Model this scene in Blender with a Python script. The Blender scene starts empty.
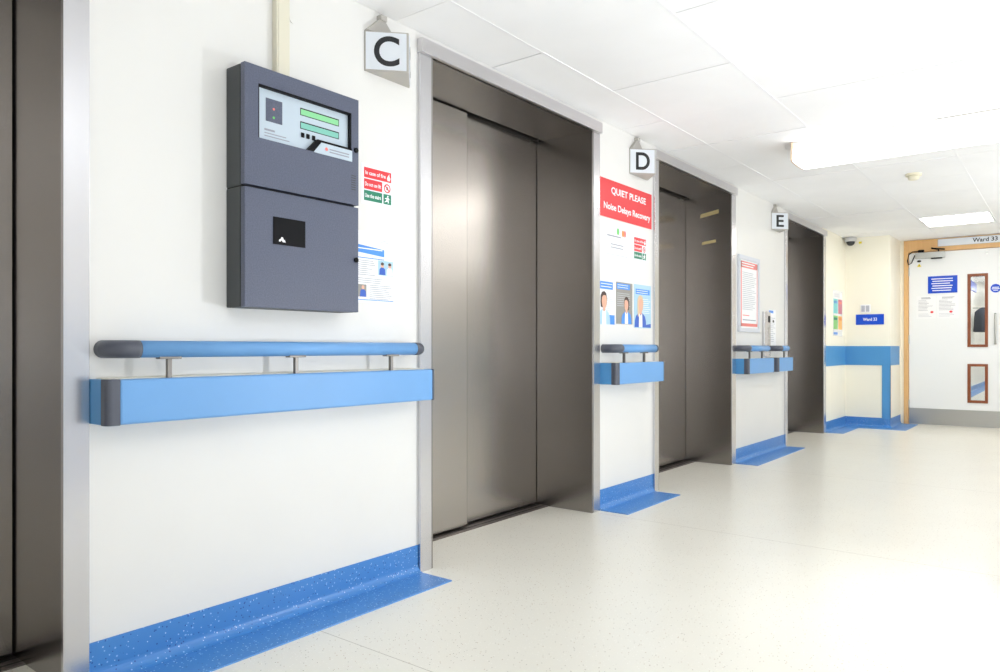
import bpy, bmesh, math, random
from mathutils import Vector, Matrix
random.seed(7)
SC = bpy.context.scene
COL = SC.collection
PI = math.pi

# ------------------------------------------------------------------ materials
def lin(c):
    return tuple((v/255/12.92 if v/255 <= .04045 else ((v/255+.055)/1.055)**2.4) for v in c)

def mat(name, rgb, rough=.5, metal=0., noise=None, bump=None, emit=None, coat=0., spec=None):
    m = bpy.data.materials.new(name); m.use_nodes = True
    nt = m.node_tree; N = nt.nodes; L = nt.links
    b = N['Principled BSDF']
    c = lin(rgb)
    b.inputs['Base Color'].default_value = (*c, 1)
    b.inputs['Roughness'].default_value = rough
    b.inputs['Metallic'].default_value = metal
    if coat: b.inputs['Coat Weight'].default_value = coat; b.inputs['Coat Roughness'].default_value = .15
    if spec is not None: b.inputs['Specular IOR Level'].default_value = spec
    if noise:                                   # (scale vector, amount, detail): slight variation of the colour
        sc, am, det = noise
        tc = N.new('ShaderNodeTexCoord'); mp = N.new('ShaderNodeMapping')
        mp.inputs['Scale'].default_value = sc
        nz = N.new('ShaderNodeTexNoise'); nz.inputs['Scale'].default_value = 1; nz.inputs['Detail'].default_value = det
        rp = N.new('ShaderNodeValToRGB')
        rp.color_ramp.elements[0].position = .3; rp.color_ramp.elements[1].position = .7
        rp.color_ramp.elements[0].color = (*[v*(1-am) for v in c], 1)
        rp.color_ramp.elements[1].color = (*[min(1, v*(1+am)) for v in c], 1)
        L.new(tc.outputs['Object'], mp.inputs['Vector']); L.new(mp.outputs['Vector'], nz.inputs['Vector'])
        L.new(nz.outputs['Fac'], rp.inputs['Fac']); L.new(rp.outputs['Color'], b.inputs['Base Color'])
    if bump:
        sc, st = bump
        tc = N.new('ShaderNodeTexCoord'); mp = N.new('ShaderNodeMapping'); mp.inputs['Scale'].default_value = sc
        nz = N.new('ShaderNodeTexNoise'); nz.inputs['Scale'].default_value = 1; nz.inputs['Detail'].default_value = 3
        bp = N.new('ShaderNodeBump'); bp.inputs['Strength'].default_value = st; bp.inputs['Distance'].default_value = .002
        L.new(tc.outputs['Object'], mp.inputs['Vector']); L.new(mp.outputs['Vector'], nz.inputs['Vector'])
        L.new(nz.outputs['Fac'], bp.inputs['Height']); L.new(bp.outputs['Normal'], b.inputs['Normal'])
    if emit:
        b.inputs['Emission Color'].default_value = (*emit[0], 1); b.inputs['Emission Strength'].default_value = emit[1]
    return m

def speckle(name, base, specks, rough, scale, seams=False, bumpy=0., coat=0.):
    """vinyl sheet with chips scattered in it: specks = [(rgb, threshold, scale factor)]"""
    m = bpy.data.materials.new(name); m.use_nodes = True
    nt = m.node_tree; N = nt.nodes; L = nt.links; b = N['Principled BSDF']
    b.inputs['Roughness'].default_value = rough
    if coat: b.inputs['Coat Weight'].default_value = coat; b.inputs['Coat Roughness'].default_value = .12
    tc = N.new('ShaderNodeTexCoord')
    col = None
    big = N.new('ShaderNodeTexNoise'); big.inputs['Scale'].default_value = 3; L.new(tc.outputs['Object'], big.inputs['Vector'])
    mx = N.new('ShaderNodeMix'); mx.data_type = 'RGBA'
    c = lin(base)
    mx.inputs['A'].default_value = (*[v*.97 for v in c], 1); mx.inputs['B'].default_value = (*[min(1, v*1.03) for v in c], 1)
    L.new(big.outputs['Fac'], mx.inputs['Factor']); col = mx.outputs['Result']
    for i, (rgb, th, f) in enumerate(specks):
        mp = N.new('ShaderNodeMapping'); mp.inputs['Location'].default_value = (i*3.7, i*1.9, i*.7)
        L.new(tc.outputs['Object'], mp.inputs['Vector'])
        v = N.new('ShaderNodeTexVoronoi'); v.inputs['Scale'].default_value = scale*f
        L.new(mp.outputs['Vector'], v.inputs['Vector'])
        lt = N.new('ShaderNodeMath'); lt.operation = 'LESS_THAN'; lt.inputs[1].default_value = th
        L.new(v.outputs['Distance'], lt.inputs[0])
        # only some cells carry a chip
        sx = N.new('ShaderNodeSeparateColor'); L.new(v.outputs['Color'], sx.inputs['Color'])
        gt = N.new('ShaderNodeMath'); gt.operation = 'GREATER_THAN'; gt.inputs[1].default_value = .45
        L.new(sx.outputs['Red'], gt.inputs[0])
        mu = N.new('ShaderNodeMath'); mu.operation = 'MULTIPLY'; L.new(lt.outputs[0], mu.inputs[0]); L.new(gt.outputs[0], mu.inputs[1])
        m2 = N.new('ShaderNodeMix'); m2.data_type = 'RGBA'; m2.inputs['B'].default_value = (*lin(rgb), 1)
        L.new(col, m2.inputs['A']); L.new(mu.outputs[0], m2.inputs['Factor']); col = m2.outputs['Result']
    if seams:                                   # welded joints between the sheets, every two metres
        sp = N.new('ShaderNodeSeparateXYZ'); L.new(tc.outputs['Object'], sp.inputs[0])
        ad = N.new('ShaderNodeMath'); ad.operation = 'SUBTRACT'; ad.inputs[1].default_value = .5; L.new(sp.outputs['Y'], ad.inputs[0])
        sl = N.new('ShaderNodeMath'); sl.operation = 'PINGPONG'; sl.inputs[1].default_value = 1.0; 
        # seam where pingpong value touches 1 -> y = 1.5, 3.5, 5.5
        L.new(ad.outputs[0], sl.inputs[0])
        g = N.new('ShaderNodeMath'); g.operation = 'GREATER_THAN'; g.inputs[1].default_value = .9985; L.new(sl.outputs[0], g.inputs[0])
        m3 = N.new('ShaderNodeMix'); m3.data_type = 'RGBA'; m3.inputs['B'].default_value = (*lin((178, 172, 158)), 1)
        L.new(col, m3.inputs['A']); L.new(g.outputs[0], m3.inputs['Factor']); col = m3.outputs['Result']
    L.new(col, b.inputs['Base Color'])
    return m

def steel(name, rgb, rough, grain=(3, 3, 24), amt=.02, metal=1.):
    m = mat(name, rgb, rough, metal, noise=((1.2, 1.2, .5), .03, 1))
    return m

def glass_mat(name):
    m = bpy.data.materials.new(name); m.use_nodes = True
    nt = m.node_tree; N = nt.nodes; L = nt.links
    N.remove(N['Principled BSDF']); out = N['Material Output']
    t = N.new('ShaderNodeBsdfTransparent'); t.inputs['Color'].default_value = (.95, .97, .97, 1)
    g = N.new('ShaderNodeBsdfGlossy'); g.inputs['Roughness'].default_value = .02
    fr = N.new('ShaderNodeFresnel'); fr.inputs['IOR'].default_value = 1.45
    mx = N.new('ShaderNodeMixShader')
    L.new(fr.outputs[0], mx.inputs[0]); L.new(t.outputs[0], mx.inputs[1]); L.new(g.outputs[0], mx.inputs[2])
    L.new(mx.outputs[0], out.inputs['Surface'])
    return m

def wood(name, a, b_, rough=.4):
    m = bpy.data.materials.new(name); m.use_nodes = True
    nt = m.node_tree; N = nt.nodes; L = nt.links; b = N['Principled BSDF']; b.inputs['Roughness'].default_value = rough
    tc = N.new('ShaderNodeTexCoord'); mp = N.new('ShaderNodeMapping'); mp.inputs['Scale'].default_value = (30, 30, 2)
    nz = N.new('ShaderNodeTexNoise'); nz.inputs['Scale'].default_value = 1.5; nz.inputs['Detail'].default_value = 4
    mx = N.new('ShaderNodeMix'); mx.data_type = 'RGBA'
    mx.inputs['A'].default_value = (*lin(a), 1); mx.inputs['B'].default_value = (*lin(b_), 1)
    L.new(tc.outputs['Object'], mp.inputs['Vector']); L.new(mp.outputs['Vector'], nz.inputs['Vector'])
    L.new(nz.outputs['Fac'], mx.inputs['Factor']); L.new(mx.outputs['Result'], b.inputs['Base Color'])
    return m

M = dict(
    wall=mat('white_wall_paint', (231, 230, 227), .38, noise=((3, 3, 3), .012, 2), bump=((60, 60, 60), .04)),
    cream=mat('cream_far_wall', (246, 242, 227), .45, noise=((3, 3, 3), .012, 2)),  # creamier tone for the far walls
    tile=mat('ceiling_tile_white', (247, 247, 248), .85, noise=((4, 4, 4), .015, 3), bump=((180, 180, 180), .12)),
    gap=mat('ceiling_void_grey', (70, 70, 76), .9),
    tbar=mat('ceiling_bar_white', (244, 244, 246), .5),
    floor=speckle('cream_speckled_vinyl', (233, 230, 219), [((150, 142, 125), .13, 1.0), ((250, 248, 240), .16, 1.3), ((176, 150, 118), .11, .8)], .34, 75, seams=True, coat=.12),
    blue_floor=speckle('blue_speckled_vinyl', (70, 134, 202), [((196, 220, 244), .19, 1.5), ((34, 80, 156), .17, 1.2), ((150, 192, 236), .17, 1.1)], .36, 62),
    blue_rail=mat('light_blue_rail_vinyl', (108, 162, 218), .42, noise=((5, 5, 5), .02, 2), bump=((300, 300, 300), .05)),
    blue_band=mat('mid_blue_wall_sheet', (78, 148, 206), .45),
    grey_cap=mat('dark_grey_cap_plastic', (84, 88, 100), .42),
    retainer=mat('retainer_lit_cream', (226, 222, 208), .5),  # cream stands for wall light reflected on the retainer top
    post=steel('rail_post_steel', (136, 132, 128), .45),
    door_steel=steel('lift_door_steel', (180, 174, 168), .27),
    lining=steel('lift_lining_steel', (160, 156, 153), .26),
    jamb=steel('lift_frame_steel', (214, 213, 216), .24),
    lintel=steel('lift_lintel_steel', (214, 212, 214), .36),
    sill=steel('lift_sill_alloy', (120, 112, 108), .4),
    dark=mat('shadow_gap_black', (22, 21, 20), .7),
    box_side=mat('panel_case_charcoal', (62, 66, 68), .5),
    box_door=mat('panel_door_slate', (85, 91, 111), .4, noise=((240, 240, 240), .16, 2), bump=((420, 420, 420), .3)),
    black=mat('black_plastic', (12, 12, 16), .5, spec=.15),
    fascia=mat('panel_fascia_pale', (190, 204, 216), .4),
    lcd_a=mat('lcd_green', (140, 214, 155), .4),
    lcd_b=mat('lcd_teal', (128, 196, 180), .4),
    white=mat('white_print', (246, 247, 250), .5),
    paper=mat('white_paper', (244, 245, 247), .55),
    laminate=mat('laminated_white', (240, 243, 248), .2),
    signface=mat('lift_sign_white', (226, 231, 238), .35),
    signbody=mat('lift_sign_grey', (184, 180, 174), .5),
    ink=mat('black_ink', (32, 33, 36), .5),
    inkgrey=mat('grey_ink', (150, 152, 164), .6),
    inkpale=mat('pale_grey_ink', (196, 198, 206), .6),
    red=mat('red_print', (228, 52, 60), .35),
    redpale=mat('salmon_print', (238, 130, 124), .45),
    green=mat('green_print', (18, 128, 96), .4),
    lime=mat('lime_print', (110, 205, 110), .5),
    orange=mat('orange_print', (243, 150, 78), .5),
    pblue=mat('poster_blue', (74, 146, 232), .4),
    pcyan=mat('poster_pale_blue', (172, 208, 228), .4),
    navy=mat('poster_navy', (46, 92, 190), .4),
    pgrey=mat('poster_grey', (150, 148, 142), .4),
    skin=mat('print_skin', (226, 176, 152), .5),
    pframe=mat('picture_frame_pale', (212, 216, 225), .35),
    sand=mat('print_sand', (222, 196, 160), .5),
    hair=mat('print_hair', (70, 50, 44), .5),
    signblue=mat('sign_royal_blue', (14, 76, 206), .3),
    teal=mat('print_teal', (120, 200, 204), .5), rose=mat('print_rose', (200, 120, 140), .5),
    leafgreen=mat('print_leaf_green', (140, 205, 120), .5), amber=mat('print_amber', (248, 190, 110), .5),
    yellow=mat('yellow_sticker', (240, 222, 40), .5),
    tape=mat('masking_tape', (190, 172, 124), .7),
    conduit=mat('cream_trunking_plastic', (226, 221, 202), .45),
    doorleaf=mat('white_door_laminate', (240, 242, 243), .35),
    beech=wood('beech_frame_wood', (232, 190, 134), (218, 168, 110)),
    mahog=wood('mahogany_bead_wood', (150, 84, 46), (122, 62, 34)),
    kick=steel('kick_plate_steel', (190, 190, 188), .3),
    closer=steel('closer_silver', (196, 198, 196), .35),
    glass=glass_mat('clear_pane'),
    lightbody=mat('light_body_white', (240, 238, 232), .5),
    endcap=mat('light_end_cap_cream', (236, 214, 186), .5),
    smoke=mat('detector_cream', (238, 232, 208), .4),
    cctv=mat('camera_base_grey', (196, 196, 198), .4),
    dome=mat('camera_dome_smoke', (52, 54, 60), .12),
    switch=mat('switch_steel', (190, 192, 205), .35, .4),
    coat=mat('dark_cloth', (44, 50, 64), .8),
)
LSTR = 5.5
M['lamp'] = mat('fluorescent_diffuser', (250, 250, 250), .5, emit=((1, .99, .975), LSTR))
M['lamp2'] = mat('troffer_diffuser', (250, 250, 250), .5, emit=((1, .975, .93), 17))

# ------------------------------------------------------------------ mesh building
class Pl:
    """a plane to draw on: origin o, in-plane axes u and v, outward normal n"""
    def __init__(s, o, u, v, n): s.o, s.u, s.v, s.n = Vector(o), Vector(u), Vector(v), Vector(n)
    def p(s, a, b, c=0): return s.o + s.u*a + s.v*b + s.n*c
WALL = Pl((0, 0, 0), (0, 1, 0), (0, 0, 1), (1, 0, 0))            # long wall: a = world y, b = z, c = distance off the wall
def FACE(y): return Pl((0, y, 0), (1, 0, 0), (0, 0, 1), (0, -1, 0))   # a wall facing the camera end: a = world x

class MB:
    def __init__(s): s.bm = bmesh.new(); s.mats = []
    def mi(s, m):
        if m not in s.mats: s.mats.append(m)
        return s.mats.index(m)
    def face(s, vs, m, smooth=False):
        try:
            f = s.bm.faces.new(vs)
        except ValueError:
            return None
        f.material_index = s.mi(m); f.smooth = smooth
        return f
    def box(s, m, x0, x1, y0, y1, z0, z1, bev=0.):
        return s.pbox(m, Pl((0, 0, 0), (1, 0, 0), (0, 1, 0), (0, 0, 1)), x0, x1, y0, y1, z0, z1, bev)
    def pbox(s, m, P, a0, a1, b0, b1, c0, c1, bev=0.):
        t = bmesh.new()
        vs = [t.verts.new(P.p(a, b, c)) for c in (c0, c1) for b in (b0, b1) for a in (a0, a1)]
        for q in ((0, 2, 3, 1), (4, 5, 7, 6), (0, 1, 5, 4), (2, 6, 7, 3), (0, 4, 6, 2), (1, 3, 7, 5)):
            t.faces.new([vs[i] for i in q])
        bmesh.ops.recalc_face_normals(t, faces=t.faces)
        if bev:
            bmesh.ops.bevel(t, geom=list(t.edges), offset=bev, segments=2, affect='EDGES', profile=.5)
        s.merge(t, m)
        return s
    def merge(s, t, m, smooth=False):
        mp = {v: s.bm.verts.new(v.co) for v in t.verts}
        for f in t.faces: s.face([mp[v] for v in f.verts], m, smooth)
        t.free()
    def poly(s, m, P, pts, c0, c1):
        """prism of an outline on plane P between heights c0 and c1"""
        t = bmesh.new()
        lo = [t.verts.new(P.p(a, b, c0)) for a, b in pts]; hi = [t.verts.new(P.p(a, b, c1)) for a, b in pts]
        n = len(pts)
        t.faces.new(lo[::-1]); t.faces.new(hi)
        for i in range(n): t.faces.new([lo[i], lo[(i+1) % n], hi[(i+1) % n], hi[i]])
        bmesh.ops.recalc_face_normals(t, faces=t.faces)
        s.merge(t, m); return s
    def disc(s, m, P, a, b, ra, rb, c0, c1, n=24):
        return s.poly(m, P, [(a+ra*math.cos(2*PI*i/n), b+rb*math.sin(2*PI*i/n)) for i in range(n)], c0, c1)
    def ring(s, m, P, a, b, r0, r1, c0, c1, n=24):
        t = bmesh.new()
        g = lambda r, c: [t.verts.new(P.p(a+r*math.cos(2*PI*i/n), b+r*math.sin(2*PI*i/n), c)) for i in range(n)]
        A, B, C_, D_ = g(r0, c0), g(r1, c0), g(r1, c1), g(r0, c1)
        for X, Y in ((A, B), (B, C_), (C_, D_), (D_, A)):
            for i in range(n): t.faces.new([X[i], X[(i+1) % n], Y[(i+1) % n], Y[i]])
        bmesh.ops.recalc_face_normals(t, faces=t.faces); s.merge(t, m); return s
    def tube(s, m, path, r, n=18, cap=True):
        t = bmesh.new(); path = [Vector(p) for p in path]; rings = []
        up = Vector((0, 0, 1))
        for i, p in enumerate(path):
            d = (path[min(i+1, len(path)-1)]-path[max(i-1, 0)]).normalized()
            w = up if abs(d.dot(up)) < .95 else Vector((1, 0, 0))
            a = d.cross(w).normalized(); b = a.cross(d).normalized()
            rr = r[i] if isinstance(r, (list, tuple)) else r
            rings.append([t.verts.new(p+a*rr*math.cos(2*PI*k/n)+b*rr*math.sin(2*PI*k/n)) for k in range(n)])
        for A, B in zip(rings, rings[1:]):
            for k in range(n): t.faces.new([A[k], A[(k+1) % n], B[(k+1) % n], B[k]])
        if cap: t.faces.new(rings[0][::-1]); t.faces.new(rings[-1])
        bmesh.ops.recalc_face_normals(t, faces=t.faces)
        s.merge(t, m, True); return s
    def lathe(s, m, c, prof, axis='-z', n=28):
        """profile [(radius, distance along the axis)] about a vertical axis going down from c"""
        t = bmesh.new(); c = Vector(c); R = []
        for r, h in prof:
            R.append([t.verts.new(c+Vector((r*math.cos(2*PI*k/n), r*math.sin(2*PI*k/n), -h))) for k in range(n)])
        for A, B in zip(R, R[1:]):
            for k in range(n): t.faces.new([A[k], A[(k+1) % n], B[(k+1) % n], B[k]])
        t.faces.new(R[0]); t.faces.new(R[-1])
        bmesh.ops.recalc_face_normals(t, faces=t.faces); s.merge(t, m, True); return s
    def sweep(s, m, path, prof, closed_ends=True):
        """profile (offset to the left-hand side normal, height) swept along a plan polyline with mitred corners"""
        t = bmesh.new(); P = [Vector(p) for p in path]; rows = []
        for i, p in enumerate(P):
            ds = []
            if i > 0: ds.append((P[i]-P[i-1]).normalized())
            if i < len(P)-1: ds.append((P[i+1]-P[i]).normalized())
            ns = [Vector((d.y, -d.x)) for d in ds]             # right-hand side of the direction of travel
            if len(ns) == 2:
                mvec = (ns[0]+ns[1]); mvec = mvec/ (1+ns[0].dot(ns[1]))
            else: mvec = ns[0]
            rows.append([t.verts.new((p.x+mvec.x*o, p.y+mvec.y*o, h)) for o, h in prof])
        n = len(prof)
        for A, B in zip(rows, rows[1:]):
            for k in range(n): t.faces.new([A[k], A[(k+1) % n], B[(k+1) % n], B[k]])
        t.faces.new(rows[0]); t.faces.new(rows[-1][::-1])
        bmesh.ops.recalc_face_normals(t, faces=t.faces); s.merge(t, m); return s
    def text(s, m, P, txt, a, b, h, w=None, c=0., depth=.0006, bold=False, anchor='c'):
        """lettering h high (of its own outline), centred on (a, b), stretched to width w"""
        cu = bpy.data.curves.new('t', 'FONT'); cu.body = txt; cu.size = 1
        if bold: cu.offset = .018
        o = bpy.data.objects.new('t', cu); COL.objects.link(o)
        dg = bpy.context.evaluated_depsgraph_get(); me = bpy.data.meshes.new_from_object(o.evaluated_get(dg))
        xs = [v.co.x for v in me.vertices]; ys = [v.co.y for v in me.vertices]
        x0, x1, y0, y1 = min(xs), max(xs), min(ys), max(ys)
        sy = h/(y1-y0); sx = sy if w is None else w/(x1-x0)
        t = bmesh.new(); t.from_mesh(me)
        top = list(t.faces)
        r = bmesh.ops.extrude_face_region(t, geom=top)
        new = [g for g in r['geom'] if isinstance(g, bmesh.types.BMVert)]
        ns = set(new)
        for v in t.verts:
            cc = c+depth if v in ns else c
            v.co = P.p(a+(v.co.x-(x0+x1)/2)*sx, b+(v.co.y-(y0+y1)/2)*sy, cc)
        bmesh.ops.recalc_face_normals(t, faces=t.faces)
        s.merge(t, m)
        bpy.data.objects.remove(o); bpy.data.curves.remove(cu); bpy.data.meshes.remove(me)
        return s
    def lines(s, m, P, a0, a1, b_top, n, pitch, thick, c=.001, ragged=.3, c1=None):
        """lines of print too small to read"""
        for i in range(n):
            e = a1-(a1-a0)*ragged*random.random()
            s.pbox(m, P, a0, e, b_top-i*pitch-thick, b_top-i*pitch, c, c1 or c+.0004)
        return s
    def build(s, name, parent=None, loc=None):
        bmesh.ops.remove_doubles(s.bm, verts=s.bm.verts, dist=1e-6)
        org = Vector((0, 0, 0))
        if parent is not None: org = Vector(parent['_org'])
        elif loc is not None: org = Vector(loc)
        me = bpy.data.meshes.new(name)
        for v in s.bm.verts: v.co -= org
        s.bm.to_mesh(me); s.bm.free()
        for m in s.mats: me.materials.append(m)
        o = bpy.data.objects.new(name, me); COL.objects.link(o)
        if parent is not None: o.parent = parent
        else: o.location = org
        o['_org'] = tuple(org)
        return o

def tag(o, label, cat, group=None):
    o['label'] = label; o['category'] = cat
    if group: o['group'] = group
    return o
def thing(name, loc, label, cat, group=None):
    o = bpy.data.objects.new(name, None); COL.objects.link(o); o.location = loc; o.empty_display_size = .1
    o['_org'] = tuple(loc)
    return tag(o, label, cat, group)
def struct(o): o['kind'] = 'structure'; return o
m = M

# ------------------------------------------------------------------ the setting
CEIL = 2.168
XR, YB, YE = 4.2, -3.2, 9.85
LIFTS = dict(B=(-.55, -.475, .811, .876), C=(2.133, 2.198, 3.488, 3.556), D=(4.234, 4.289, 5.563, 5.645), E=(6.911, 6.970, 8.225, 8.308))
b = MB(); b.box(m['floor'], -.75, XR+.1, YB-.1, 24.2, -.1, 0); struct(b.build('floor'))

b = MB()
BACK = dict(B=.027, C=0, D=0, E=0)                     # how far the side lining stands back behind the frame edge
ys = [YB] + [v for k in 'BCDE' for v in (LIFTS[k][1], LIFTS[k][2]+BACK[k])] + [YE+.15]
for y0, y1 in zip(ys[0::2], ys[1::2]): b.box(m['wall'] if y0 < 8 else m['cream'], -.12, 0, y0, y1, 0, 2.5)
for k in 'BCDE': b.box(m['wall'], -.12, 0, LIFTS[k][1], LIFTS[k][2], 2.10, 2.5)
struct(b.build('wall_left'))
b = MB(); b.box(m['wall'], XR, XR+.12, YB, YE+.15, 0, 2.5); struct(b.build('wall_right'))
b = MB(); b.box(m['wall'], -.12, XR+.12, YB-.12, YB, 0, 2.5); struct(b.build('wall_back'))
PIER_Y, PIER_X = 9.211, .469
DX0, DX1 = .56, 1.47                                  # door leaf
b = MB()
b.box(m['cream'], 0, PIER_X, PIER_Y, YE+.15, 0, 2.5)
b.box(m['cream'], PIER_X, .507, YE, YE+.12, 0, 2.5)
b.box(m['cream'], 1.54, XR, YE, YE+.12, 0, 2.5)
b.box(m['cream'], .507, 1.54, YE, YE+.12, 2.165, 2.5)
struct(b.build('wall_end'))

# suspended ceiling: one mesh of tiles in white bars
b = MB()
gx = [-.32+.6*i+.0 for i in range(0, 9)]; gx = [0 if x < 0 else x for x in gx]
gx[0] = 0; gx = sorted(set(round(x, 3) for x in gx)) + [XR]
gy = [2.01+.602*i for i in range(-9, 5)] + [4.418+.63*i for i in range(1, 9)]
gy = [YB]+[y for y in gy if YB+.1 < y < YE-.1]+[YE]
TR = (.905, 1.465, 8.205, 8.82)                       # recessed light panel
for i in range(len(gx)-1):
    for j in range(len(gy)-1):
        x0, x1, y0, y1 = gx[i], gx[i+1], gy[j], gy[j+1]
        cx, cy = (x0+x1)/2, (y0+y1)/2
        if TR[0] < cx < TR[1] and TR[2] < cy < TR[3]: continue
        g = .0018; h = random.choice((0, 0, .001, .002, .003)); tl = random.uniform(-.0015, .0015)
        b.box(m['tile'], x0+g, x1-g, y0+g, y1-g, CEIL+h, CEIL+.015+h)
b.box(m['gap'], 0, XR, YB, TR[2]-.03, CEIL+.019, CEIL+.05)
b.box(m['gap'], 0, XR, TR[3]+.03, YE, CEIL+.019, CEIL+.05)
b.box(m['gap'], 0, TR[0]-.03, TR[2]-.03, TR[3]+.03, CEIL+.019, CEIL+.05)
b.box(m['gap'], TR[1]+.03, XR, TR[2]-.03, TR[3]+.03, CEIL+.019, CEIL+.05)
for x in gx[1:-1]:
    b.box(m['tbar'], x-.006, x+.006, YB, TR[2]-.01, CEIL-.001, CEIL+.004)
    b.box(m['tbar'], x-.006, x+.006, TR[3]+.01, YE, CEIL-.001, CEIL+.004)
struct(b.build('ceiling'))

# coved blue skirting that runs out over the floor
R = .032
cove = [(0, 0), (0, .110), (.004, .110), (.004, .004+R)] + [(.004+R-R*math.cos(a), .004+R-R*math.sin(a)) for a in [PI/2*k/6 for k in range(1, 7)]] + [(.185, .004), (.187, 0)]
for nm, path in (('baseboard_left', [(0, .878), (0, 2.131)]), ('baseboard_left.001', [(0, 3.558), (0, 4.232)]), ('baseboard_left.002', [(0, 5.647), (0, 6.909)]),
                 ('baseboard_end', [(0, 8.31), (0, PIER_Y), (PIER_X, PIER_Y), (PIER_X, YE-.02)])):
    b = MB(); b.sweep(m['blue_floor'], path, cove); o = struct(b.build(nm))
b = MB(); b.sweep(m['blue_floor'], [(XR, YE), (XR, YB)], cove); struct(b.build('baseboard_right'))
# wall protection sheet at rail height round the pier, and the corner guard below it
band = [(0, .704), (.006, .704), (.006, .922), (0, .922)]
b = MB(); b.sweep(m['blue_band'], [(0, 8.31), (0, PIER_Y), (PIER_X, PIER_Y), (PIER_X, 9.75)], band); struct(b.build('trim_1'))
b = MB(); b.box(m['blue_band'], .388, PIER_X+.006, PIER_Y-.006, PIER_Y, .10, .704); b.box(m['blue_band'], PIER_X, PIER_X+.006, PIER_Y-.006, PIER_Y+.01, .10, .704)
struct(b.build('trim_2'))
b = MB(); b.sweep(m['blue_band'], [(XR, YE-.01), (XR, YB)], band); struct(b.build('trim_3'))

# the ward corridor beyond the door
b = MB(); b.box(m['wall'], .33, .45, YE+.15, 24, 0, 2.6); struct(b.build('wall_ward_left'))
b = MB(); b.box(m['wall'], 2.7, 2.82, YE+.12, 24, 0, 2.6); struct(b.build('wall_ward_right'))
b = MB(); b.box(m['wall'], .33, 2.82, 24, 24.1, 0, 2.6); struct(b.build('wall_ward_end'))
b = MB(); b.box(m['tile'], .33, 2.82, YE+.12, 24, 2.4, 2.5); struct(b.build('ceiling_ward'))
b = MB(); b.sweep(m['blue_floor'], [(.45, YE+.16), (.45, 23.99)], cove); struct(b.build('baseboard_ward'))
b = MB(); b.sweep(m['blue_rail'], [(.45, YE+.16), (.45, 23.99)], [(0, .704), (.03, .704), (.03, .86), (0, .86)]); struct(b.build('trim_4'))

# ------------------------------------------------------------------ lift entrances
def lift(key, label):
    o0, i0, i1, o1 = LIFTS[key]; bk = BACK[key]
    t = thing('lift_entrance', (0, (o0+o1)/2, 0), label, 'lift door', 'steel lift entrances along the wall')
    for y0, y1 in ((o0, i0), (i1, o1)):
        b = MB(); b.pbox(m['jamb'], WALL, y0, y1, 0, 2.085, .0005, .016, .0015); b.build('frame_jamb', t)
    b = MB(); b.pbox(m['lintel'], WALL, o0-.004, o1+.004, 2.085, 2.142, .0005, .03, .0015); b.build('frame_lintel', t)
    i1 = i1+bk
    for y0, y1 in ((i0, i0+.012), (i1-.012, i1)):
        b = MB(); b.box(m['lining'], -.40, .012, y0, y1, 0, 2.084)
        b.build('side_lining', t)
    a0, a1 = i0+.012, i1-.012
    b = MB(); b.box(m['lining'], -.312, .012, i0, i1, 2.085, 2.10); b.box(m['lining'], -.351, -.341, a0, a1, 2.083, 2.10); b.box(m['dark'], -.40, -.312, i0, i1, 2.10, 2.11); b.build('head_lining', t)
    b = MB(); b.box(m['sill'], -.40, -.272, a0, a1, 0, .004); 
    b.box(m['dark'], -.40, -.374, a0, a1, .004, .012)
    for xx in (-.335, -.30): b.box(m['dark'], xx-.004, xx+.004, a0, a1, .004, .0045)
    b.build('sill', t)
    b = MB(); b.box(m['dark'], -.41, -.40, i0-.02, i1+.02, -.01, 2.11); b.build('landing_back', t)
    sp = i0+.617
    b = MB(); b.box(m['door_steel'], -.341, -.316, a0+.001, sp, .012, 2.080, .004); b.build('door_panel', t)
    b = MB()                                          # rear leaf turned slightly to shift its reflection from the front leaf's
    u = Vector((-math.sin(.010), math.cos(.010), 0)); n_ = Vector((u.y, -u.x, 0)); y_ = a1-.005
    b.pbox(m['door_steel'], Pl((-.355, y_, 0), u, (0, 0, 1), n_), sp-.06-y_, 0, .014, 2.080, -.014, 0, .0015)
    b.box(m['dark'], -.378, -.372, a1-.005, a1, .014, 2.079)
    b.build('door_panel', t)
    return t
lift('B', 'brushed steel lift entrance cut off by the left edge, beside the long blue handrail')
lift('C', 'largest fully seen brushed steel lift entrance, next to the letter C sign')
lift('D', 'brushed steel lift entrance next to the letter D sign, with tape on its side lining')
lift('E', 'farthest narrow-looking steel lift entrance, next to the letter E sign')

# two strips of tape left on the side lining of lift D
P5 = FACE(5.563-.012)
for a0, a1, z0, z1, r, lab in ((-.235, -.085, 1.934, 1.964, .012, 'upper of two beige tape strips on the steel lining of lift D'),
                              (-.222, -.108, 1.716, 1.738, .006, 'lower of two beige tape strips on the steel lining of lift D')):
    b = MB(); b.poly(m['tape'], P5, [(a0, z0-r), (a1, z0+r), (a1, z1+r), (a0+.004, z1-r)], .0002, .0012)
    tag(b.build('tape_strip', loc=((a0+a1)/2, 5.551, z0)), lab, 'tape', 'tape strips on the lift lining')

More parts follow.
